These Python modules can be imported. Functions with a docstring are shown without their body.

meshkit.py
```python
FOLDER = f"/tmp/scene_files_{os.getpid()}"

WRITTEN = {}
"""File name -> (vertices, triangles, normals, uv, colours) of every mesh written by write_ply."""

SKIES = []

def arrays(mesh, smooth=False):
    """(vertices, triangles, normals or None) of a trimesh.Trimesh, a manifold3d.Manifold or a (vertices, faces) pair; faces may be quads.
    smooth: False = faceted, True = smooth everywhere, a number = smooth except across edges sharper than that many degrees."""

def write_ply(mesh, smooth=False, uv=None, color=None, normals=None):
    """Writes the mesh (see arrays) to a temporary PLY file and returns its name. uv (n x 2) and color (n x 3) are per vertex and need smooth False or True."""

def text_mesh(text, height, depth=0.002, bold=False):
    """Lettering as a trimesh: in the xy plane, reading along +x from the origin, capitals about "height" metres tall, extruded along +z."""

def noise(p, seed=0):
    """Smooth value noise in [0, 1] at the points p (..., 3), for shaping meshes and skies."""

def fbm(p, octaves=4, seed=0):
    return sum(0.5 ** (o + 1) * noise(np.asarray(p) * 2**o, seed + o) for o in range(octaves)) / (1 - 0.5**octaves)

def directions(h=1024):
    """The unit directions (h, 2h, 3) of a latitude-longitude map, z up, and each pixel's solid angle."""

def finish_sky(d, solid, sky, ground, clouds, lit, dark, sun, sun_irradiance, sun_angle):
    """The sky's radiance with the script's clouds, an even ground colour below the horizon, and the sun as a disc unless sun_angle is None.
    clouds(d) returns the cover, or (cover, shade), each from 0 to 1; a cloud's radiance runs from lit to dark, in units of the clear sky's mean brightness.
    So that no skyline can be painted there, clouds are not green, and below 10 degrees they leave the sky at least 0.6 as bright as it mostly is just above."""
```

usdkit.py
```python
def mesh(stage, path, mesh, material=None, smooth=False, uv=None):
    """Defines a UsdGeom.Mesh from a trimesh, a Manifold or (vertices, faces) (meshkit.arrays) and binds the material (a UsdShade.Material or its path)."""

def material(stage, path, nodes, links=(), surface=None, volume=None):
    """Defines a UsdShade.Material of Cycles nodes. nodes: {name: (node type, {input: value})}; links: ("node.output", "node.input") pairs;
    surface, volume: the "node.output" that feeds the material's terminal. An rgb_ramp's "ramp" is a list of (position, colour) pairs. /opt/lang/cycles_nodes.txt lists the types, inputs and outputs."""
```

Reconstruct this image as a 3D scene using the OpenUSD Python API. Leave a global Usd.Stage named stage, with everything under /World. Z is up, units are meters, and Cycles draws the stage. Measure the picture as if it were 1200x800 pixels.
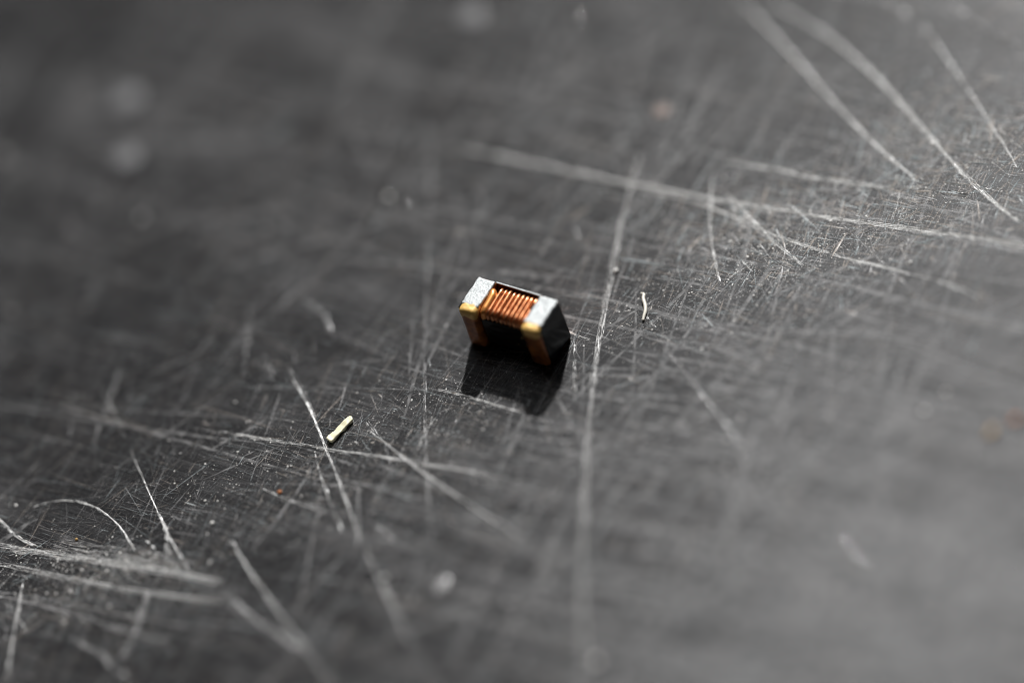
import math, random
import numpy as np, trimesh, usdkit, meshkit
import manifold3d as m3
from pxr import Usd, UsdGeom, UsdLux, UsdShade, Gf, Sdf

random.seed(4); rng = np.random.default_rng(4)
MM = 0.001                                   # the part is 2 mm long; everything is built at its real size
stage = Usd.Stage.CreateInMemory()
UsdGeom.SetStageUpAxis(stage, 'Z'); UsdGeom.SetStageMetersPerUnit(stage, 1.0)
UsdGeom.Xform.Define(stage, '/World'); UsdGeom.Scope.Define(stage, '/World/Looks')

# ------------------------------------------------------------------ camera
AZ, EL, ROLL, DIST = 0.80016907, 0.84182996, -0.35925648, 80 * MM
back = np.array([math.sin(AZ) * math.cos(EL), -math.cos(AZ) * math.cos(EL), math.sin(EL)])
r0 = np.array([math.cos(AZ), math.sin(AZ), 0.0]); u0 = np.cross(back, r0)
right = math.cos(ROLL) * r0 + math.sin(ROLL) * u0
up = -math.sin(ROLL) * r0 + math.cos(ROLL) * u0
FPX, CX, CY = 4489.129, 611.641, 396.298     # focal length and principal point in pixels of the 1200 x 800 photograph
FOCAL = 60.0
HAP = FOCAL * 1200 / FPX
EYE = DIST * back
cam = UsdGeom.Camera.Define(stage, '/World/camera')
M = Gf.Matrix4d(*[float(x) for x in (*right, 0, *up, 0, *back, 0, *EYE, 1)])
cam.AddTransformOp().Set(M)
cam.CreateFocalLengthAttr(FOCAL); cam.CreateHorizontalApertureAttr(HAP)
cam.CreateVerticalApertureAttr(HAP * 682 / 1024)
cam.CreateHorizontalApertureOffsetAttr((600 - CX) / FPX * FOCAL)
cam.CreateVerticalApertureOffsetAttr(-(400 - CY) / FPX * FOCAL)
cam.CreateClippingRangeAttr((0.005, 50.0))
FOCUS_POINT = np.array([-0.05, -0.10, 0.50]) * MM
cam.CreateFocusDistanceAttr(float((EYE - FOCUS_POINT) @ back))
cam.CreateFStopAttr(FOCAL / 8.6)             # an 8.6 mm wide lens opening at 80 mm
cam.CreateExposureAttr(0.0)

# ------------------------------------------------------------------ light
SUN = np.array([-0.262, 0.711, 0.652]); SUN /= np.linalg.norm(SUN)


def look_from(direction, at=(0, 0, 0)):
    z = np.asarray(direction, float); z = z / np.linalg.norm(z)
    x = np.cross([0, 0, 1.0], z); x /= np.linalg.norm(x); y = np.cross(z, x)
    return Gf.Matrix4d(*[float(v) for v in (*x, 0, *y, 0, *z, 0, *at, 1)])


sun = UsdLux.DistantLight.Define(stage, '/World/sun')
sun.AddTransformOp().Set(look_from(SUN))
sun.CreateIntensityAttr(1.25); sun.CreateAngleAttr(2.4); sun.CreateNormalizeAttr(True); sun.CreateColorAttr((1.0, 0.99, 0.975))
fill = UsdLux.RectLight.Define(stage, '/World/added_fill_light')     # added lamp out of view: lifts the shadow, and the gloss mirrors it
fill.AddTranslateOp().Set(Gf.Vec3d(-0.28, 0.55, 1.0))
fill.CreateWidthAttr(0.54); fill.CreateHeightAttr(0.90); fill.CreateIntensityAttr(1.3); fill.CreateNormalizeAttr(False)
fill.CreateColorAttr((0.97, 0.98, 1.0))
usdkit.material(stage, '/World/Looks/room_dark', {'b': ('background_shader', {'color': (0.9, 0.95, 1.0), 'strength': 0.004})}, surface='b.background')
dome = UsdLux.DomeLight.Define(stage, '/World/sky')
UsdShade.MaterialBindingAPI.Apply(dome.GetPrim()).Bind(UsdShade.Material.Get(stage, '/World/Looks/room_dark'))

# ------------------------------------------------------------------ helpers
count = {}


def fresh(parent, name):
    k = (parent, name); n = count.get(k, 0); count[k] = n + 1
    return f'{parent}/{name}' if n == 0 else f'{parent}/{name}_{n:03d}'


def tag(prim, label=None, cat=None, group=None, kind=None):
    for k, v in (('label', label), ('category', cat), ('group', group), ('kind', kind)):
        if v:
            prim.SetCustomDataByKey(k, v)
    return prim


def obj(name, mesh, mat, parent='/World', smooth=40, **kw):
    p = fresh(parent, name)
    usdkit.mesh(stage, p, mesh, f'/World/Looks/{mat}', smooth=smooth)
    tag(stage.GetPrimAtPath(p), **kw)
    return p


def thing(name, loc=(0, 0, 0), **kw):
    p = fresh('/World', name)
    x = UsdGeom.Xform.Define(stage, p); x.AddTranslateOp().Set(Gf.Vec3d(*map(float, loc)))
    tag(x.GetPrim(), **kw)
    return p


def ground(px, py):
    """The point of the sheet under a pixel of the 1200 x 800 photograph, used once to lay out where things lie."""
    d = (px - CX) / FPX * right - (py - CY) / FPX * up - back
    return EYE - d * EYE[2] / d[2]


def to_tri(man):
    m = man.to_mesh()
    return trimesh.Trimesh(m.vert_properties[:, :3], m.tri_verts, process=False)


def rbox(lo, hi, r, n=12):
    """A box with rounded edges, in millimetres."""
    lo, hi = np.array(lo, float), np.array(hi, float)
    s = m3.Manifold.sphere(r, n)
    return m3.Manifold.batch_hull([s.translate([a, b, c]) for a in (lo[0] + r, hi[0] - r) for b in (lo[1] + r, hi[1] - r) for c in (lo[2] + r, hi[2] - r)])


def rough(t, amp, freq, seed=0):
    """Small unevenness along the normals of a mesh."""
    t = t.copy()
    d = meshkit.fbm(t.vertices * freq + 50, 3, seed) - 0.5
    t.vertices = t.vertices + t.vertex_normals * (d * 2 * amp)[:, None]
    return t


def mm(t):
    t = t.copy(); t.apply_scale(MM); return t


def tube(path, rad, n=10, close_ends=True):
    path = np.asarray(path, float); rad = np.broadcast_to(np.asarray(rad, float), len(path))
    tan = np.gradient(path, axis=0); tan /= np.linalg.norm(tan, axis=1)[:, None]
    ref = np.array([0.0, 0, 1]) if abs(tan[0][2]) < 0.9 else np.array([1.0, 0, 0])
    V = []; a = np.cross(tan[0], ref); a /= np.linalg.norm(a)
    for p, t, r in zip(path, tan, rad):
        a = a - t * (a @ t); a /= np.linalg.norm(a); b = np.cross(t, a)
        th = np.arange(n) * 2 * np.pi / n
        V.append(p + r * (np.cos(th)[:, None] * a + np.sin(th)[:, None] * b))
    V = np.vstack(V); F = []
    for i in range(len(path) - 1):
        for j in range(n):
            q = [i * n + j, i * n + (j + 1) % n, (i + 1) * n + (j + 1) % n, (i + 1) * n + j]
            F += [[q[0], q[1], q[2]], [q[0], q[2], q[3]]]
    if close_ends:
        c0, c1 = len(V), len(V) + 1; V = np.vstack([V, path[0], path[-1]]); e = (len(path) - 1) * n
        for j in range(n):
            F += [[c0, (j + 1) % n, j], [c1, e + j, e + (j + 1) % n]]
    return trimesh.Trimesh(V, F, process=False)


# ------------------------------------------------------------------ materials
def mat(name, nodes, links, surface='p.BSDF'):
    usdkit.material(stage, f'/World/Looks/{name}', nodes, links, surface=surface)


# the black plastic: a clear gloss over a finely scuffed body with a patchy film of dust and grease; a gradient paints the lower right brighter
mat('black_plastic', {
    'g': ('geometry', {}),
    'film': ('noise_texture', {'scale': 190.0, 'detail': 7.0, 'roughness': 0.66, 'distortion': 0.8}),
    'mc': ('mapping', {'rotation': (0, 0, 0.10), 'scale': (70.0, 1300.0, 500.0)}), 'sc': ('noise_texture', {'scale': 1.0, 'detail': 5.0, 'roughness': 0.62}),
    'md': ('mapping', {'rotation': (0, 0, 1.62), 'scale': (90.0, 1500.0, 500.0)}), 'sd': ('noise_texture', {'scale': 1.0, 'detail': 5.0, 'roughness': 0.62}),
    'rub': ('math', {'math_type': 'multiply'}), 'rub_r': ('map_range', {'from_min': 0.17, 'from_max': 0.36, 'to_min': 0.05, 'to_max': 1.45, 'clamp': True}), 'frub': ('math', {'math_type': 'multiply'}),
    'pm': ('mapping', {'location': (-11.0 / 16, 2.0 / 16, 0.0), 'scale': (1000.0 / 16,) * 3}), 'painted_haze': ('gradient_texture', {'gradient_type': 'spherical'}),
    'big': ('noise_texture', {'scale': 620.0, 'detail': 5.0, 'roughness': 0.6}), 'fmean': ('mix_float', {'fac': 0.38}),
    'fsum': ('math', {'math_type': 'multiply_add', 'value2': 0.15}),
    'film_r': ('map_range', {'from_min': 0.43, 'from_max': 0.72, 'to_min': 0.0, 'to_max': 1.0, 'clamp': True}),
    'ma': ('mapping', {'rotation': (0, 0, 0.12), 'scale': (500.0, 16000.0, 500.0)}),
    'sa': ('noise_texture', {'scale': 1.0, 'detail': 3.0, 'roughness': 0.6}),
    'mb': ('mapping', {'rotation': (0, 0, -1.55), 'scale': (700.0, 20000.0, 700.0)}),
    'sb': ('noise_texture', {'scale': 1.0, 'detail': 3.0, 'roughness': 0.6}),
    'st': ('math', {'math_type': 'multiply'}),
    'st_r': ('map_range', {'from_min': 0.14, 'from_max': 0.42, 'to_min': 0.0, 'to_max': 1.0, 'clamp': True}),
    'grit': ('noise_texture', {'scale': 22000.0, 'detail': 2.0}),
    'grit_r': ('map_range', {'from_min': 0.5, 'from_max': 0.75, 'to_min': 0.0, 'to_max': 1.0, 'clamp': True}),
    'mixf': ('math', {'math_type': 'multiply_add', 'value2': 0.85, 'value3': 0.05}),
    'mix2': ('math', {'math_type': 'multiply'}),
    'amt': ('math', {'math_type': 'multiply_add', 'value2': 0.18}),
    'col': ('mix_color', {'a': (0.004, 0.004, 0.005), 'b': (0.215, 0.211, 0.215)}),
    'spec': ('map_range', {'from_min': 0.0, 'from_max': 1.0, 'to_min': 0.36, 'to_max': 0.40, 'clamp': True}),
    'smear': ('noise_texture', {'scale': 240.0, 'detail': 5.0, 'roughness': 0.62, 'distortion': 1.2}), 'smear_r': ('map_range', {'from_min': 0.36, 'from_max': 0.62, 'to_min': 0.15, 'to_max': 1.0, 'clamp': True}),
    'bump': ('bump', {'strength': 0.15, 'distance': 0.000004}),
    'p': ('principled_bsdf', {'specular_ior_level': 0.16, 'coat_weight': 1.0, 'coat_roughness': 0.03, 'coat_ior': 1.45}),
}, [('g.position', 'film.vector'), ('g.position', 'ma.vector'), ('g.position', 'mb.vector'), ('ma.vector', 'sa.vector'), ('mb.vector', 'sb.vector'), ('g.position', 'grit.vector'),
    ('sa.fac', 'st.value1'), ('sb.fac', 'st.value2'), ('st.value', 'st_r.value'), ('g.position', 'pm.vector'), ('pm.vector', 'painted_haze.vector'), ('painted_haze.fac', 'fsum.value1'), ('fmean.result', 'fsum.value3'), ('g.position', 'big.vector'), ('film.fac', 'fmean.a'), ('big.fac', 'fmean.b'), ('fsum.value', 'film_r.value'), ('grit.fac', 'grit_r.value'),
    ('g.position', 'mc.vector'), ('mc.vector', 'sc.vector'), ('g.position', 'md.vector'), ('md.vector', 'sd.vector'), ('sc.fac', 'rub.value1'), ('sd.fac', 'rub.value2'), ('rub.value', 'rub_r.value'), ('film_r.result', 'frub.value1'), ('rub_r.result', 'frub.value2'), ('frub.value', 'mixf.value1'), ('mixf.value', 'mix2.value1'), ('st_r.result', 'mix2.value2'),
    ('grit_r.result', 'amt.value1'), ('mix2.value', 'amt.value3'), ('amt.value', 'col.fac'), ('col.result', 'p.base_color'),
    ('g.position', 'smear.vector'), ('smear.fac', 'smear_r.value'), ('smear_r.result', 'p.coat_weight'), ('film_r.result', 'spec.value'), ('spec.result', 'p.roughness'), ('st_r.result', 'bump.height'), ('bump.normal', 'p.normal')])


def scratch_mat(name, a, b, rough_=0.34):
    mat(name, {'i': ('geometry', {}), 'n': ('noise_texture', {'scale': 30000.0, 'detail': 2.0}),
               'r': ('map_range', {'from_min': 0.35, 'from_max': 0.65, 'to_min': 0.0, 'to_max': 1.0, 'clamp': True}),
               'c': ('mix_color', {'a': a, 'b': b}),
               'p': ('principled_bsdf', {'roughness': rough_, 'specular_ior_level': 0.9})},
        [('i.position', 'n.vector'), ('n.fac', 'r.value'), ('r.result', 'c.fac'), ('c.result', 'p.base_color')])


scratch_mat('scratch_white', (0.38, 0.38, 0.38), (0.92, 0.91, 0.89), 0.3)
scratch_mat('scratch_grey', (0.10, 0.10, 0.105), (0.50, 0.49, 0.49))
scratch_mat('scratch_warm', (0.19, 0.165, 0.145), (0.68, 0.60, 0.53))
scratch_mat('scratch_cool', (0.16, 0.18, 0.185), (0.57, 0.64, 0.66))
mat('scuff', {'g': ('geometry', {}), 'n': ('noise_texture', {'scale': 5000.0, 'detail': 4.0}), 'r': ('map_range', {'from_min': 0.35, 'from_max': 0.65, 'to_min': 0.0, 'to_max': 1.0, 'clamp': True}),
              'c': ('mix_color', {'a': (0.022, 0.022, 0.023), 'b': (0.19, 0.187, 0.188)}), 'p': ('principled_bsdf', {'roughness': 0.42, 'specular_ior_level': 0.22, 'coat_weight': 1.0, 'coat_roughness': 0.06, 'coat_ior': 1.45})},
    [('g.position', 'n.vector'), ('n.fac', 'r.value'), ('r.result', 'c.fac'), ('c.result', 'p.base_color')])
mat('worn_gloss', {'p': ('principled_bsdf', {'base_color': (0.008, 0.008, 0.008), 'roughness': 0.06})}, [])
mat('scratch_dark', {'p': ('principled_bsdf', {'base_color': (0.004, 0.004, 0.004), 'roughness': 0.2, 'specular_ior_level': 0.2})}, [])
mat('dust_white', {'p': ('principled_bsdf', {'base_color': (0.82, 0.80, 0.77), 'roughness': 0.5})}, [])
mat('dust_grey', {'p': ('principled_bsdf', {'base_color': (0.125, 0.125, 0.13), 'roughness': 0.6})}, [])
mat('dust_brown', {'p': ('principled_bsdf', {'base_color': (0.20, 0.15, 0.13), 'roughness': 0.6})}, [])
mat('dust_orange', {'p': ('principled_bsdf', {'base_color': (0.48, 0.16, 0.04), 'roughness': 0.4})}, [])
mat('dust_yellow', {'p': ('principled_bsdf', {'base_color': (0.42, 0.25, 0.07), 'roughness': 0.4})}, [])
mat('wax_yellow', {'p': ('principled_bsdf', {'base_color': (0.99, 0.94, 0.66), 'roughness': 0.22, 'specular_ior_level': 0.9})}, [])
mat('fibre_white', {'p': ('principled_bsdf', {'base_color': (0.86, 0.82, 0.72), 'roughness': 0.35, 'specular_ior_level': 0.6})}, [])

# the component
mat('ferrite_and_shade', {'g': ('geometry', {}), 'n': ('noise_texture', {'scale': 25000.0, 'detail': 3.0}), 'c': ('mix_color', {'a': (0.004, 0.003, 0.003), 'b': (0.014, 0.009, 0.007)}),
                'p': ('principled_bsdf', {'roughness': 0.35, 'specular_ior_level': 0.2})},
    [('g.position', 'n.vector'), ('n.fac', 'c.fac'), ('c.result', 'p.base_color')])
mat('brown_plating', {'g': ('geometry', {}), 'n': ('noise_texture', {'scale': 5000.0, 'detail': 4.0}), 'nr': ('map_range', {'from_min': 0.3, 'from_max': 0.7, 'to_min': 0.0, 'to_max': 1.0, 'clamp': True}),
                      'c': ('mix_color', {'a': (0.17, 0.046, 0.010), 'b': (0.56, 0.18, 0.035)}),
                      'f': ('noise_texture', {'scale': 40000.0, 'detail': 2.0}), 'bu': ('bump', {'strength': 0.4, 'distance': 0.000008}),
                      'p': ('principled_bsdf', {'roughness': 0.36, 'metallic': 0.35, 'specular_ior_level': 0.7, 'coat_weight': 0.5, 'coat_roughness': 0.12})},
    [('g.position', 'n.vector'), ('n.fac', 'nr.value'), ('nr.result', 'c.fac'), ('c.result', 'p.base_color'), ('g.position', 'f.vector'), ('f.fac', 'bu.height'), ('bu.normal', 'p.normal')])
mat('tin', {'g': ('geometry', {}), 'n': ('voronoi_texture', {'scale': 65000.0}), 's': ('separate_color', {}),
            'c': ('mix_color', {'a': (0.27, 0.29, 0.30), 'b': (0.76, 0.79, 0.79)}),
            'f': ('noise_texture', {'scale': 42000.0, 'detail': 2.0}), 'bu': ('bump', {'strength': 0.4, 'distance': 0.000008}),
            'p': ('principled_bsdf', {'roughness': 0.55, 'metallic': 0.25})},
    [('g.position', 'n.vector'), ('n.color', 's.color'), ('s.r', 'c.fac'), ('c.result', 'p.base_color'), ('g.position', 'f.vector'), ('f.fac', 'bu.height'), ('bu.normal', 'p.normal')])
mat('shaded_end_metal', {'p': ('principled_bsdf', {'base_color': (0.020, 0.023, 0.025), 'roughness': 0.25, 'metallic': 0.8})}, [])  # near black: the end face's shade and dark reflection are put into the colour
mat('copper', {'g': ('geometry', {}), 'n': ('noise_texture', {'scale': 9000.0, 'detail': 3.0}), 'nr': ('map_range', {'from_min': 0.35, 'from_max': 0.65, 'to_min': 0.0, 'to_max': 1.0, 'clamp': True}),
               'c': ('mix_color', {'a': (0.42, 0.14, 0.055), 'b': (0.74, 0.33, 0.15)}),
               'p': ('principled_bsdf', {'roughness': 0.34, 'metallic': 0.92, 'coat_weight': 0.6, 'coat_roughness': 0.08, 'specular_ior_level': 0.6})},
    [('g.position', 'n.vector'), ('n.fac', 'nr.value'), ('nr.result', 'c.fac'), ('c.result', 'p.base_color')])
mat('copper_bright', {'p': ('principled_bsdf', {'base_color': (0.88, 0.36, 0.10), 'roughness': 0.42, 'metallic': 0.6, 'coat_weight': 0.6, 'coat_roughness': 0.15})}, [])
mat('gold_edge', {'p': ('principled_bsdf', {'base_color': (0.99, 0.62, 0.19), 'roughness': 0.36, 'metallic': 0.1, 'specular_ior_level': 0.8})}, [])
mat('gold_bead', {'p': ('principled_bsdf', {'base_color': (0.85, 0.62, 0.28), 'roughness': 0.25, 'metallic': 0.7})}, [])

# ------------------------------------------------------------------ the black plastic sheet
sheet = thing('plastic_sheet', label='scratched glossy black plastic sheet under the tiny copper coil', cat='plastic sheet', kind='structure')
slab = rbox((-160, -130, -3.0), (160, 190, 0.0), 0.4, 16)
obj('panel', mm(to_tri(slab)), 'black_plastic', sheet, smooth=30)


def curve(pts, step):
    """Catmull-Rom through pixel points, on the sheet, in mm, evenly spaced."""
    P = np.array([ground(*p)[:2] / MM for p in pts])
    if len(P) == 2:
        d = np.linspace(0, 1, 30)[:, None]; C = P[0] * (1 - d) + P[1] * d
    else:
        Q = np.vstack([2 * P[0] - P[1], P, 2 * P[-1] - P[-2]]); C = []
        for i in range(1, len(Q) - 2):
            t = np.linspace(0, 1, 24, endpoint=False)[:, None]
            a, b, c, d = Q[i - 1], Q[i], Q[i + 1], Q[i + 2]
            C.append(0.5 * (2 * b + (c - a) * t + (2 * a - 5 * b + 4 * c - d) * t ** 2 + (3 * b - a - 3 * c + d) * t ** 3))
        C = np.vstack(C + [P[-1:]])
    s = np.r_[0, np.cumsum(np.linalg.norm(np.diff(C, axis=0), axis=1))]
    if len(P) > 3:                           # a scratch runs straight or in one even sweep: ease out the small wobbles
        k = 3 if len(P) < 9 else 4
        C = np.c_[np.polyval(np.polyfit(s, C[:, 0], k), s), np.polyval(np.polyfit(s, C[:, 1], k), s)]
        s = np.r_[0, np.cumsum(np.linalg.norm(np.diff(C, axis=0), axis=1))]
    n = max(4, int(s[-1] / step))
    u = np.linspace(0, s[-1], n)
    return np.c_[np.interp(u, s, C[:, 0]), np.interp(u, s, C[:, 1])]


def strip(C, w, h, seed, out, uneven=0.6):
    """A burr thrown up along a line: an uneven little roof, its feet just under the sheet's face."""
    n = len(C)
    if n < 3:
        return
    T = np.gradient(C, axis=0); T /= np.maximum(np.linalg.norm(T, axis=1), 1e-9)[:, None]; N = np.c_[-T[:, 1], T[:, 0]]
    r = np.random.default_rng(seed)
    k = np.interp(np.arange(n), np.arange(0, n + 3, 2), 1 + uneven * (r.random(len(np.arange(0, n + 3, 2))) * 2 - 1))
    taper = np.clip(np.minimum(np.arange(n), np.arange(n)[::-1]) / max(1.0, n * 0.08) + 0.08, 0, 1)
    ww = w * k * taper * 0.5; hh = h * (0.6 + 0.8 * r.random(n)) * taper; off = ww * 0.5 * (r.random(n) - 0.5)
    A = np.c_[C + N * ww[:, None], np.full(n, -0.0006)]; B = np.c_[C + N * off[:, None], hh]; D = np.c_[C - N * ww[:, None], np.full(n, -0.0006)]
    V = np.stack([A, B, D], 1).reshape(-1, 3); i = np.arange(n - 1) * 3
    q = [np.c_[i, i + 3, i + 4], np.c_[i, i + 4, i + 1], np.c_[i + 1, i + 4, i + 5], np.c_[i + 1, i + 5, i + 2]]
    f = np.vstack(q)[:, ::-1]
    out.append(trimesh.Trimesh(V, f, process=False))


def build_strips(parts):
    at = 0; V, F = [], []
    for t in parts:
        V.append(t.vertices); F.append(t.faces + at); at += len(t.vertices)
    return trimesh.Trimesh(np.vstack(V) * MM, np.vstack(F), process=False)


PX = 1 / 56.0                                # mm per pixel of the photograph, about the middle


def scratch(pts, width, strands=3, m='scratch_white', sw=0.7, fade=(1, 1)):
    """One scratch: a bundle of fine burrs that start and stop along the way. width and sw in photo pixels."""
    seed = int(abs(pts[0][0] * 7 + pts[0][1] * 13 + pts[-1][0] * 3 + len(pts))) + 11
    r = np.random.default_rng(seed); C = curve(pts, 0.045); n = len(C); out = []
    T = np.gradient(C, axis=0); T /= np.linalg.norm(T, axis=1)[:, None]; N = np.c_[-T[:, 1], T[:, 0]]
    width *= 1.5
    for k in range(strands * 2):
        o = (r.random() + r.random() - 1) * width * PX * 0.7
        wob = np.interp(np.arange(n), np.arange(0, n + 12, 10), (r.random(len(np.arange(0, n + 12, 10))) - 0.5) * 0.3 * width * PX)
        c = C + N * (o + wob)[:, None]
        a = int(r.integers(0, max(2, n // 5))); last = n - int(r.integers(0, max(2, n // 5)))
        while a < last - 4:                     # a burr that breaks off and starts again
            L = int(max(4, n * (0.06 + 0.30 * r.random() ** 2)))
            w = sw * PX * (0.35 + 0.65 * r.random())
            f = fade[0] + (fade[1] - fade[0]) * (a + L / 2) / n
            w *= 0.4 + 0.6 * f
            if r.random() < f:
                strip(c[a:a + L], w, w * (0.12 + 0.3 * r.random()), seed * 31 + k * 101 + a, out, 0.8)
            a += L + int(r.integers(0, max(2, n // (7 if k else 40))))
    out = [t for t in out if len(t.faces)]
    obj('scratch', build_strips(out), m, sheet, smooth=False)


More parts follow.
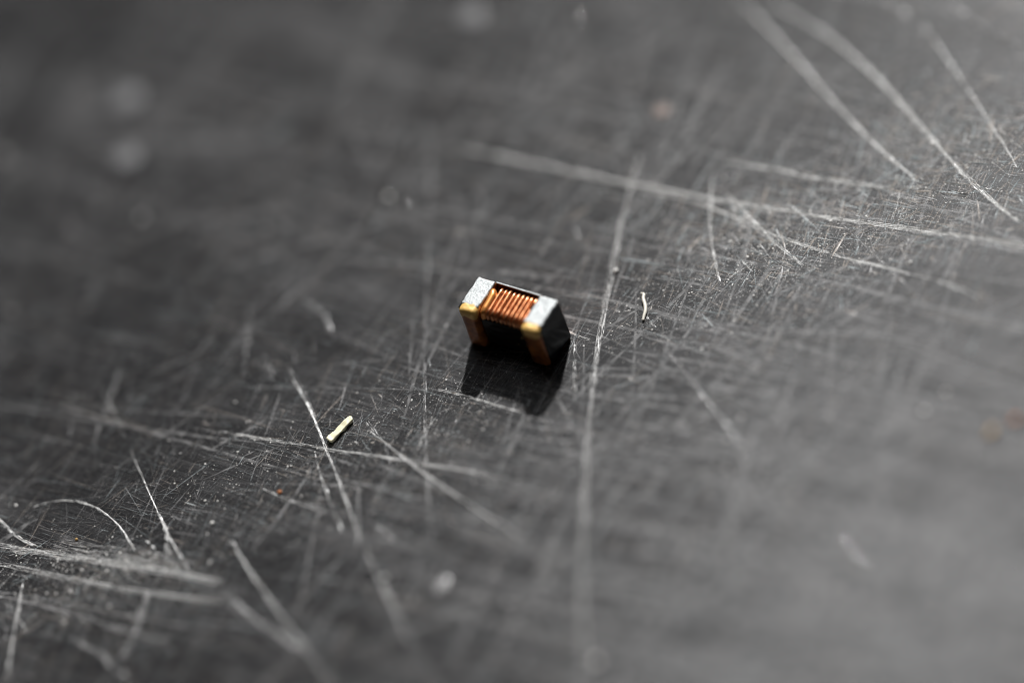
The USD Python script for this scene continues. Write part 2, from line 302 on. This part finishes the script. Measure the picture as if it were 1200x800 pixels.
W, G, A_, C_ = 'scratch_white', 'scratch_grey', 'scratch_warm', 'scratch_cool'
TRACED = [
    # upper right
    ([(885, 0), (965, 35), (1040, 105), (1065, 135), (1110, 180), (1195, 265)], 3, 8, W, 1.5, (0.7, 1.1)),
    ([(850, -20), (935, 75), (970, 108), (1000, 145), (1025, 172), (1070, 207), (1085, 220)], 2.4, 6, W, 1.3, (0.5, 1.2)),
    ([(1080, 20), (1095, 50), (1125, 90), (1150, 125), (1170, 165), (1195, 195)], 2.4, 5, W, 1.6, (0.6, 1)),
    ([(1110, 0), (1150, 30), (1195, 55)], 3, 3, G, 1.6),
    ([(1020, -10), (1060, 20), (1095, 50)], 8, 3, G, 1.6),
    ([(845, 188), (925, 202), (1000, 216), (1060, 220), (1085, 221)], 2.6, 7, W, 1.5),
    ([(1060, 220), (1100, 222), (1195, 224)], 2, 2, G, 0.6),
    ([(520, 172), (600, 185), (700, 205), (760, 222), (800, 230), (860, 235), (925, 247), (1000, 258), (1080, 272), (1200, 288), (1260, 294)], 4, 12, W, 1.6, (0.8, 1.1)),
    ([(740, 222), (790, 232), (830, 243), (870, 255), (915, 280), (965, 297), (1030, 310), (1100, 330), (1150, 350)], 2.4, 6, W, 1.3),
    ([(850, 225), (865, 240), (890, 265), (915, 290), (942, 312)], 2.5, 5, W, 1.1),
    ([(868, 238), (895, 268), (920, 290)], 4, 2, A_, 0.6),
    ([(838, 200), (832, 240), (836, 290), (840, 318), (845, 330)], 2, 3, W, 1.0),
    ([(845, 330), (865, 318), (885, 305), (905, 295)], 3, 3, W, 0.7),
    ([(920, 305), (912, 340), (900, 365), (885, 385)], 5, 4, G, 1.0),
    ([(925, 320), (940, 345), (955, 375)], 2, 2, G, 0.7),
    ([(935, 215), (990, 265), (1025, 300), (1080, 350)], 4, 4, G, 0.8),
    ([(975, 215), (986, 235), (990, 255)], 4, 3, W, 0.7),
    ([(1055, 222), (1052, 240), (1047, 262)], 5, 4, W, 0.8),
    ([(1098, 180), (1088, 200), (1080, 220)], 4, 3, G, 0.7),
    ([(1145, 150), (1143, 172), (1139, 190)], 4, 3, G, 0.8),
    ([(1110, 195), (1100, 222)], 3, 2, G, 0.7),
    ([(770, 385), (850, 384), (930, 388), (1000, 398)], 8, 6, G, 0.8),
    ([(800, 350), (850, 340), (900, 333), (960, 318)], 6, 4, G, 0.7),
    ([(680, 340), (740, 338), (800, 330), (850, 322)], 5, 4, G, 0.6),
    ([(1130, 115), (1175, 132), (1215, 140)], 8, 5, G, 0.8),
    ([(1140, 185), (1175, 190), (1215, 190)], 3, 3, G, 0.7),
    ([(1165, 145), (1185, 165), (1205, 180)], 2, 2, W, 0.6),
    ([(846, 232), (885, 268), (936, 306)], 1.6, 3, W, 0.8),
    ([(850, 240), (880, 272), (925, 304)], 1.6, 2, A_, 0.7),
    ([(856, 250), (880, 275), (905, 303)], 1.6, 3, W, 0.7),
    ([(866, 272), (882, 290), (897, 303)], 1.4, 2, W, 0.7),
    ([(838, 250), (862, 280), (876, 300)], 1.4, 2, G, 0.7),
    ([(868, 305), (885, 322)], 1.4, 2, W, 0.8),
    ([(880, 232), (940, 252), (1000, 262), (1090, 270)], 5, 4, G, 0.8),
    ([(960, 225), (985, 232), (1040, 236)], 4, 3, G, 0.7),
    ([(1010, 165), (1060, 190), (1120, 210), (1200, 232)], 4, 4, G, 0.8),
    ([(1090, 140), (1130, 200), (1150, 250)], 3, 3, G, 0.8),
    ([(760, 395), (840, 402), (930, 415), (1010, 430)], 12, 6, G, 0.7),
    # the long near-vertical one right of the coil, and fainter ones
    ([(752, 175), (745, 205), (730, 265), (720, 310), (710, 350), (704, 400), (697, 440), (692, 490), (688, 550), (684, 620), (684, 700), (690, 810)], 5.0, 10, W, 0.85, (0.85, 0.5)),
    ([(505, 120), (502, 220), (500, 300), (495, 400), (499, 475), (498, 575), (503, 625), (515, 690)], 5, 3, G, 0.6),
    ([(674, 388), (673, 430), (673, 478)], 2, 2, W, 0.8),
    ([(666, 388), (680, 395), (697, 400)], 1.5, 3, W, 1.0),
    ([(720, 364), (742, 366), (751, 371)], 2, 2, W, 0.9),
    ([(756, 369), (770, 386)], 2.5, 3, W, 0.7),
    ([(757, 380), (774, 401), (790, 419), (830, 470), (880, 530), (900, 555)], 3, 3, G, 0.9),
    # middle and lower left
    ([(228, 502), (300, 513), (327, 517), (375, 525), (410, 530), (467, 539), (500, 544), (550, 552), (600, 562), (640, 570)], 3.0, 7, W, 1.0, (0.9, 0.7)),
    ([(428, 500), (450, 515), (470, 532), (485, 545), (520, 570), (560, 595), (600, 620), (640, 645), (670, 662)], 2.4, 5, W, 0.95, (1.2, 0.4)),
    ([(510, 456), (542, 463), (572, 472), (612, 483)], 1.8, 4, W, 1.1),
    ([(612, 483), (645, 492), (682, 499)], 5, 4, G, 0.9),
    ([(590, 465), (568, 479), (540, 490)], 1.6, 2, W, 0.8),
    ([(568, 465), (578, 470)], 2, 2, W, 0.7),
    ([(510, 488), (498, 508), (485, 533)], 5, 5, W, 0.6),
    ([(430, 493), (438, 503), (446, 512)], 4, 3, W, 0.9),
    ([(650, 508), (664, 525), (680, 545)], 3, 2, G, 1.0),
    ([(435, 615), (475, 640), (505, 650)], 4, 3, G, 1.2),
    ([(330, 425), (350, 450), (370, 495), (387, 535), (400, 572), (420, 615), (435, 660), (455, 700), (500, 780), (520, 820)], 2.6, 5, W, 0.75, (1.1, 0.2)),
    ([(367, 527), (377, 560), (390, 595), (400, 622)], 1.8, 2, W, 0.8),
    ([(388, 563), (402, 575), (412, 600)], 1.8, 2, W, 0.8),
    ([(305, 571), (325, 580), (345, 588), (385, 601)], 1.6, 3, W, 0.9),
    ([(377, 530), (360, 557), (345, 580), (325, 607), (298, 642)], 2, 3, G, 1.0),
    ([(375, 560), (350, 582)], 1.5, 2, G, 0.8),
    ([(335, 590), (330, 610)], 2, 2, G, 0.6),
    ([(-20, 636), (75, 652), (150, 662), (210, 672), (262, 681)], 6, 14, W, 0.8),
    ([(60, 640), (120, 648), (180, 656), (210, 664)], 12, 16, W, 0.6),
    ([(-20, 657), (60, 671), (140, 690), (210, 697), (262, 705)], 4, 8, W, 0.8),
    ([(-20, 695), (65, 712), (125, 732), (200, 752)], 3.5, 6, G, 0.9),
    ([(-10, 692), (45, 700), (100, 703)], 4, 5, G, 0.6),
    ([(40, 702), (80, 708), (105, 712)], 3, 3, W, 0.6),
    ([(28, 675), (20, 720), (8, 795)], 2.2, 4, W, 0.9),
    ([(-10, 715), (4, 730), (8, 750)], 2, 2, G, 0.8),
    ([(8, 705), (18, 722), (32, 745)], 3, 2, G, 0.7),
    ([(40, 592), (70, 586), (95, 588), (115, 595), (130, 605), (150, 632), (160, 645)], 1.8, 3, W, 1.2),
    ([(-15, 590), (5, 615), (30, 634), (50, 642)], 2.5, 3, W, 1.4),
    ([(105, 430), (125, 470), (145, 510), (175, 570), (190, 615), (215, 660), (227, 672)], 1.8, 3, W, 0.75, (0.2, 1.2)),
    ([(170, 632), (178, 638), (184, 646)], 1.4, 2, W, 1.0),
    ([(192, 612), (196, 635), (192, 660)], 4, 5, W, 0.7),
    ([(266, 625), (300, 680), (330, 720), (380, 790), (400, 815)], 2.0, 4, W, 0.75, (1.1, 0.4)),
    ([(200, 605), (240, 618), (300, 632)], 2.5, 3, G, 0.6),
    ([(240, 560), (225, 600), (212, 632)], 2, 2, G, 0.6),
    ([(178, 690), (165, 720), (150, 760), (132, 785)], 4, 5, G, 1.2),
    ([(80, 745), (120, 768), (150, 800)], 5, 4, G, 1.3),
    ([(100, 720), (85, 745), (78, 752)], 3, 3, G, 0.8),
    ([(255, 690), (300, 730), (360, 770)], 8, 5, G, 1.2),
    ([(225, 672), (250, 690), (275, 705)], 3, 3, G, 0.8),
    # soft ones out of the focus
    ([(315, 162), (330, 150), (346, 136)], 3, 3, C_, 1.6),
    ([(352, 352), (372, 362), (384, 378), (388, 398)], 5, 4, G, 1.2),
    ([(300, 420), (318, 432), (330, 445)], 10, 4, G, 1.1),
    ([(0, 210), (18, 198), (35, 190)], 3, 3, W, 1.8),
    ([(560, 215), (568, 245), (545, 285)], 12, 4, G, 0.8),
    ([(720, 60), (735, 130), (720, 190)], 5, 3, G, 0.6),
]
for pts, w, n, m, sw, *fade in TRACED:
    scratch(pts, w, n, m, sw, fade[0] if fade else (1, 1))
for pts, sw in (([(560, 20), (500, 130), (440, 250), (395, 330)], 3.0), ([(400, 90), (370, 190), (340, 330)], 2.6), ([(790, 20), (765, 110), (742, 190)], 3.2), ([(640, 150), (625, 220), (615, 290)], 2.0),
                ([(660, 35), (760, 60), (900, 90)], 2.6), ([(1020, 212), (1050, 216), (1062, 219)], 1.2), ([(590, 452), (602, 438), (613, 425)], 1.1), ([(560, 460), (578, 440), (600, 430)], 0.9),
                ([(612, 452), (622, 458), (628, 466)], 1.0), ([(540, 463), (600, 470), (665, 468)], 0.8), ([(300, 500), (345, 440), (380, 400)], 1.4), ([(250, 395), (330, 398), (420, 410)], 2.0)):
    scratch(pts, 2, 2, 'scratch_dark', sw * 0.5)


# hairline scratches and grit, far too many to count
def hairlines(n, name, m, centre, spread, angles, length, width):
    out = []
    for k in range(n):
        if centre is None:
            p = (random.uniform(-60, 1260), random.uniform(-40, 840))
        else:
            p = (random.gauss(centre[0], spread[0]), random.gauss(centre[1], spread[1]))
        c = ground(*p)[:2] / MM
        a, sd = random.choice(angles)
        a = math.radians(random.gauss(a, sd)); L = length * math.exp(random.gauss(0, 0.6)); b = random.gauss(0, 0.035)
        t = np.linspace(-0.5, 0.5, 5)[:, None] * L
        C = c + t * np.array([math.cos(a), math.sin(a)]) + (t / L) ** 2 * L * b * np.array([-math.sin(a), math.cos(a)])
        w = width * PX * math.exp(random.gauss(0, 0.5))
        strip(C, w, w * random.uniform(0.1, 0.4), k, out, 0.4)
    return out


RUB = [(3, 6), (3, 6), (12, 8), (92, 8), (96, 10), (60, 12), (0, 90)]
H = hairlines(15000, '', '', None, None, RUB, 1.1, 0.20)
for c, sp, n, ln, wd in (((1120, 175), (70, 50), 2000, 0.34, 0.55), ((900, 285), (85, 45), 2000, 0.28, 0.52), ((1050, 250), (110, 30), 900, 0.45, 0.55), ((780, 360), (70, 40), 700, 0.18, 0.34),
                         ((480, 510), (80, 45), 900, 0.18, 0.34), ((330, 570), (70, 40), 700, 0.2, 0.30), ((600, 470), (80, 25), 300, 0.2, 0.28)):
    H += hairlines(n, '', '', c, sp, RUB, ln, wd)
H += hairlines(900, '', '', (130, 670), (90, 40), [(3, 5), (50, 30)], 0.25, 0.32)
SC = hairlines(170, '', '', None, None, RUB, 3.6, 5.0) + hairlines(300, '', '', (900, 500), (220, 200), RUB, 3.0, 6.0) + hairlines(160, '', '', (1000, 700), (160, 110), RUB, 3.2, 8.0) + hairlines(300, '', '', (950, 560), (220, 200), RUB, 1.6, 3.0) + hairlines(160, '', '', (620, 130), (260, 90), RUB, 2.2, 4.0)
DK = hairlines(30, '', '', (520, 90), (170, 60), RUB, 4.0, 3.0)
for t in SC + DK:
    t.vertices[:, 2] = np.where(t.vertices[:, 2] > 0, 0.0004 + 0.00002 * (np.arange(len(t.vertices)) % 7), t.vertices[:, 2])
obj('broad_scuffs', build_strips(SC), 'scuff', sheet, smooth=False, kind='stuff')
obj('worn_streaks', build_strips(DK), 'worn_gloss', sheet, smooth=False, kind='stuff')
for i, (m, part) in enumerate((('scratch_grey', H[0::2]), ('scratch_warm', H[1::4]), ('scratch_cool', H[3::4]))):
    obj(('fine_scratches', 'fine_warm_scratches', 'fine_cool_scratches')[i], build_strips(part), m, sheet, smooth=False, kind='stuff')


def grit(n, centre, spread, size):
    out = []
    base = trimesh.creation.icosahedron()
    for k in range(n):
        p = (random.uniform(-20, 1220), random.uniform(-20, 820)) if centre is None else (random.gauss(centre[0], spread[0]), random.gauss(centre[1], spread[1]))
        c = ground(*p) / MM; s = size * PX * math.exp(random.gauss(0, 0.45)) * 0.5
        v = base.vertices * rng.uniform(0.6, 1.25, (12, 3)) * s * np.array([1, 1, 0.5])
        out.append(trimesh.Trimesh(v + c + [0, 0, s * 0.28], base.faces, process=False))
    return out


D = grit(1500, None, None, 0.8) + grit(70, None, None, 3.2)
for c, s, n in (((900, 290), (85, 40), 1100), ((1120, 180), (65, 45), 800), ((1030, 240), (120, 60), 500), ((780, 370), (60, 40), 240), ((480, 510), (70, 40), 330), ((300, 570), (60, 40), 220), ((150, 662), (55, 14), 420), ((60, 700), (60, 30), 200), ((560, 470), (50, 20), 100)):
    D += grit(int(n * 1.4), c, s, 1.0)
obj('dust', build_strips(D), 'dust_white', smooth=False, label='fine pale dust strewn over the black plastic', cat='dust', kind='stuff')

# ------------------------------------------------------------------ the wire-wound chip coil
LEN, WID, HGT = 2.0, 0.86, 1.187
FRONT = -0.525                               # the end blocks stand a little proud of the winding
coil = thing('chip_inductor', label='tiny copper wound chip inductor with two silver topped end blocks', cat='inductor')
XI = 0.535                                   # half the gap between the end blocks
for s in (-1, 1):
    x0, x1 = (XI, LEN / 2) if s > 0 else (-LEN / 2, -XI)
    cs = []
    for (y, z, rr) in ((FRONT, 0.0, 0.12), (WID / 2, 0.0, 0.08), (WID / 2, HGT - 0.012, 0.08), (FRONT, HGT - 0.014, 0.16)):
        sp = m3.Manifold.sphere(rr, 28)
        for x in (x0 + rr, x1 - rr):
            cs.append(sp.translate([x, y + (rr if y < 0 else -rr), z + (rr if z < 0.5 else -rr)]))
    b = m3.Manifold.batch_hull(cs).refine_to_length(0.03)
    t = rough(to_tri(b), 0.008, 9.0, 3 + s); t.vertices[:, 2] = np.maximum(t.vertices[:, 2], 0.0)
    eb = obj('end_block', mm(t), 'brown_plating', coil, smooth=60)
    # the bright tinned pad: an uneven plate with soft outline on the block's top
    pad = rbox((x0 + 0.02, FRONT + 0.185, HGT - 0.07), (x1 - 0.02, WID / 2 - 0.025, HGT), 0.034, 14).refine_to_length(0.02)
    t = to_tri(pad); q = t.vertices
    q[:, :2] += (np.c_[meshkit.fbm(q * 7 + 9 * s, 3, 5), meshkit.fbm(q * 7 + 31, 3, 8)] - 0.5) * 0.05
    q[:, 2] += (meshkit.fbm(q * 9, 2, 2) - 0.5) * 0.010
    obj('tinned_pad', mm(trimesh.Trimesh(q, t.faces, process=False)), 'tin', eb, smooth=60)
    ge = rbox((x0 + 0.012, FRONT - 0.003, HGT - 0.30), (x1 - 0.012, FRONT + 0.36, HGT - 0.003), 0.115, 24).refine_to_length(0.025)
    obj('gold_edge', mm(rough(to_tri(ge), 0.010, 14, 21 + s)), 'gold_edge', eb, smooth=60)
    ex = x1 if s > 0 else x0
    plate = rbox((min(ex, ex + s * 0.012) - (0.02 if s > 0 else 0), FRONT + 0.10, 0.05), (max(ex, ex + s * 0.012) + (0.02 if s < 0 else 0), WID / 2 - 0.05, HGT - 0.05), 0.012, 10)
    obj('end_plate', mm(to_tri(plate)), 'shaded_end_metal', eb, smooth=40)
for (x, y, z, r) in ((0.555, -0.425, 0.86, 0.016), (0.60, -0.437, 0.62, 0.009), (0.64, -0.438, 0.52, 0.010), (0.67, -0.438, 0.46, 0.009), (0.70, -0.44, 0.40, 0.010), (0.93, -0.425, 0.045, 0.014), (0.30, -0.44, 0.45, 0.010)):
    s_ = trimesh.creation.icosphere(2, r); s_.apply_translation((x, y - (0.095 if x > 0.5 else 0), z))
    obj('solder_bead', mm(rough(s_, r * 0.25, 60, 3)), 'gold_bead', f'{coil}/end_block_001' if x > 0.5 else coil, smooth=60)
obj('core', mm(to_tri(rbox((-XI - 0.05, -0.31, 0.22), (XI + 0.05, 0.24, 0.99), 0.03))), 'ferrite_and_shade', coil)
coat = rbox((-XI + 0.005, -0.418, 0.17), (XI - 0.005, -0.30, 0.935), 0.03).refine_to_length(0.03)  # added dark block: stands in for the shade on the winding's front
obj('added_shade_block', mm(rough(to_tri(coat), 0.014, 9, 17)), 'ferrite_and_shade', coil, smooth=60)
# thin wall of the core along the rear edge
wall = rbox((-XI - 0.03, 0.398, 0.30), (XI + 0.03, 0.428, HGT - 0.045), 0.014).refine_to_length(0.04)
obj('rear_wall', mm(rough(to_tri(wall), 0.006, 12, 7)), 'brown_plating', coil, smooth=60)
cap = rbox((-XI - 0.02, 0.394, HGT - 0.068), (XI + 0.02, 0.430, HGT - 0.032), 0.012, 10).refine_to_length(0.03)
obj('rear_edge', mm(rough(to_tri(cap), 0.006, 18, 8)), 'tin', coil, smooth=60)

# nine turns of wire on the core
NT, PITCH, RW = 9, 0.107, 0.0485
YF, YB, ZT, ZB, RC = -0.350, 0.345, 1.078, 0.20, 0.062


def turn_path(x, dx, flat=1.0):
    """Once round the core: a rounded rectangle in y, z that moves along x on the underside."""
    pts = []
    cs = [((YB - RC, ZT - RC), 0), ((YF + RC, ZT - RC), 90), ((YF + RC, ZB + RC), 180), ((YB - RC, ZB + RC), 270)]
    for (cy, cz), a0 in cs:
        for a in np.linspace(a0, a0 + 90, 7):
            pts.append((cy + RC * math.cos(math.radians(a)), cz + RC * math.sin(math.radians(a))))
    pts.append(pts[0])
    P = np.array(pts); s = np.r_[0, np.cumsum(np.linalg.norm(np.diff(P, axis=0), axis=1))]
    u = np.linspace(0, s[-1], 60)
    Y, Z = np.interp(u, s, P[:, 0]), np.interp(u, s, P[:, 1])
    X = x + dx * u / s[-1]
    return np.c_[X, Y, Z]


X0 = -0.372
for k in range(NT):
    P = turn_path(X0 + k * PITCH + random.uniform(-0.003, 0.003), PITCH)
    P[:, 2] += random.uniform(-0.005, 0.008); P[:, 0] += random.uniform(-0.003, 0.003); P += (meshkit.fbm(P[:, :1] * 0 + P * 5 + k * 9, 2, 3)[:, None] - 0.5) * 0.008
    obj('wire_turn', mm(tube(P, RW, 12)), 'copper', coil, smooth=True)
# the flattened start of the wire beside the left block, and the tail tucked into the right one
P = np.array([(-0.57, 0.22, 1.10), (-0.515, 0.20, 1.095), (-0.47, 0.10, 1.10), (-0.46, -0.10, 1.085), (-0.46, -0.24, 1.075), (-0.46, -0.31, 1.05), (-0.46, -0.335, 0.95), (-0.46, -0.33, 0.85)])
u = np.linspace(0, 1, 50); P = np.c_[[np.interp(u, np.linspace(0, 1, len(P)), P[:, i]) for i in range(3)]].T
t = tube(P, np.interp(u, [0, 0.2, 1], [0.05, 0.085, 0.08]), 12)
obj('wire_lead', mm(t), 'copper_bright', coil, smooth=True)
P = np.array([(0.485, -0.02, 1.06), (0.50, 0.08, 1.095), (0.53, 0.16, 1.12), (0.58, 0.21, 1.125)])
u = np.linspace(0, 1, 24); P = np.c_[[np.interp(u, np.linspace(0, 1, len(P)), P[:, i]) for i in range(3)]].T
obj('wire_lead', mm(tube(P, 0.05, 12)), 'copper', coil, smooth=True)


# ------------------------------------------------------------------ loose bits on the sheet
def at_px(*p):
    g = ground(*p); g[2] = 0; return g


def axis_dir(p, q):
    d = at_px(*q) - at_px(*p); return d / MM


d = axis_dir((386, 518), (413, 491)); Ls = np.hypot(d[0], d[1])
sl = rough(to_tri(rbox((0, -0.085, 0.0), (Ls, 0.085, 0.07), 0.02, 10).refine_to_length(0.03)), 0.034, 11, 2)
q = sl.vertices; q[:, 1] *= 1 - 0.15 * (q[:, 0] / Ls); q[:, 0] += 0.35 * q[:, 1] * (q[:, 0] > Ls / 2); q[:, 2] -= q[:, 2].min()
sl.apply_transform(trimesh.transformations.rotation_matrix(math.atan2(d[1], d[0]), [0, 0, 1]))
obj('sliver', mm(sl), 'wax_yellow', thing('plastic_sliver', at_px(386, 518), label='pale yellow rod shaped sliver left of the coil, the brightest loose bit', cat='sliver'), smooth=70)

pp = [(751, 346), (756, 346), (754, 352), (757, 359), (757, 367), (755, 372), (754, 377)]
G0 = at_px(*pp[0]); P = np.array([(at_px(*q) - G0) / MM for q in pp])
P[:, 2] = [0.05, 0.06, 0.06, 0.05, 0.045, 0.04, 0.035]
u = np.linspace(0, 1, 40); P = np.c_[[np.interp(u, np.linspace(0, 1, len(P)), P[:, i]) for i in range(3)]].T
for i in range(3):
    P[:, i] = np.convolve(np.pad(P[:, i], 3, mode='edge'), np.ones(7) / 7, 'valid')
obj('strand', mm(tube(P, 0.033 * (0.75 + 0.45 * np.sin(u * 3.1)), 10)), 'fibre_white', thing('fibre', G0, label='short curved white fibre right of the coil', cat='fibre'), smooth=70)


def speck(px, py, size, m, label, name='dust_speck', cat='dust speck', seed=1, stretch=(1, 1, 0.6)):
    s = size * PX * 0.5
    t = trimesh.creation.icosphere(2, 1.0)
    t.vertices *= (0.8 + 0.5 * meshkit.fbm(t.vertices * 1.7 + seed * 3.3, 3, seed))[:, None] * s * np.array(stretch)
    t.apply_translation((0, 0, -t.vertices[:, 2].min()))
    p = fresh('/World', name); usdkit.mesh(stage, p, mm(t), f'/World/Looks/{m}', smooth=50)
    g = at_px(px, py); UsdGeom.Xformable(stage.GetPrimAtPath(p)).AddTranslateOp().Set(Gf.Vec3d(*map(float, g)))
    tag(stage.GetPrimAtPath(p), label, cat)


speck(249, 613, 4.5, 'dust_white', 'small sharp white dust speck at the lower left', seed=2)
speck(722, 318, 5.5, 'dust_white', 'pale round dust speck above the white fibre', seed=3)
speck(328, 577, 5.0, 'dust_orange', 'tiny orange speck lying on a short scratch', seed=4)
speck(1162, 508, 14, 'dust_yellow', 'blurred yellow orange flake at the right edge, the larger of two', 'orange_flake', 'flake', 5, (0.5, 1.2, 0.4))
speck(1190, 494, 10, 'dust_orange', 'blurred orange flake nearest the right edge', 'orange_flake', 'flake', 6)
speck(150, 117, 36, 'dust_grey', 'upper blurred dust speck of the pair at the upper left', seed=7, stretch=(1, 1, 0.1))
speck(148, 186, 34, 'dust_grey', 'lower blurred dust speck of the pair at the upper left', seed=8, stretch=(1, 1, 0.1))
speck(553, 20, 34, 'dust_grey', 'large blurred dust speck at the top edge', seed=9, stretch=(1, 1, 0.1))
speck(776, 130, 20, 'dust_brown', 'blurred pinkish dust speck above the long scratch', seed=10, stretch=(1, 1, 0.1))
speck(518, 685, 16, 'scratch_grey', 'blurred oval dust speck at the foot of the faint upright scratch', seed=11, stretch=(0.8, 1.4, 0.1))
speck(125, 669, 3.2, 'dust_white', 'tiny white speck in the band of bright scratches', seed=12)
speck(90, 632, 3.5, 'dust_yellow', 'tiny yellowish speck above the band of bright scratches', seed=13)
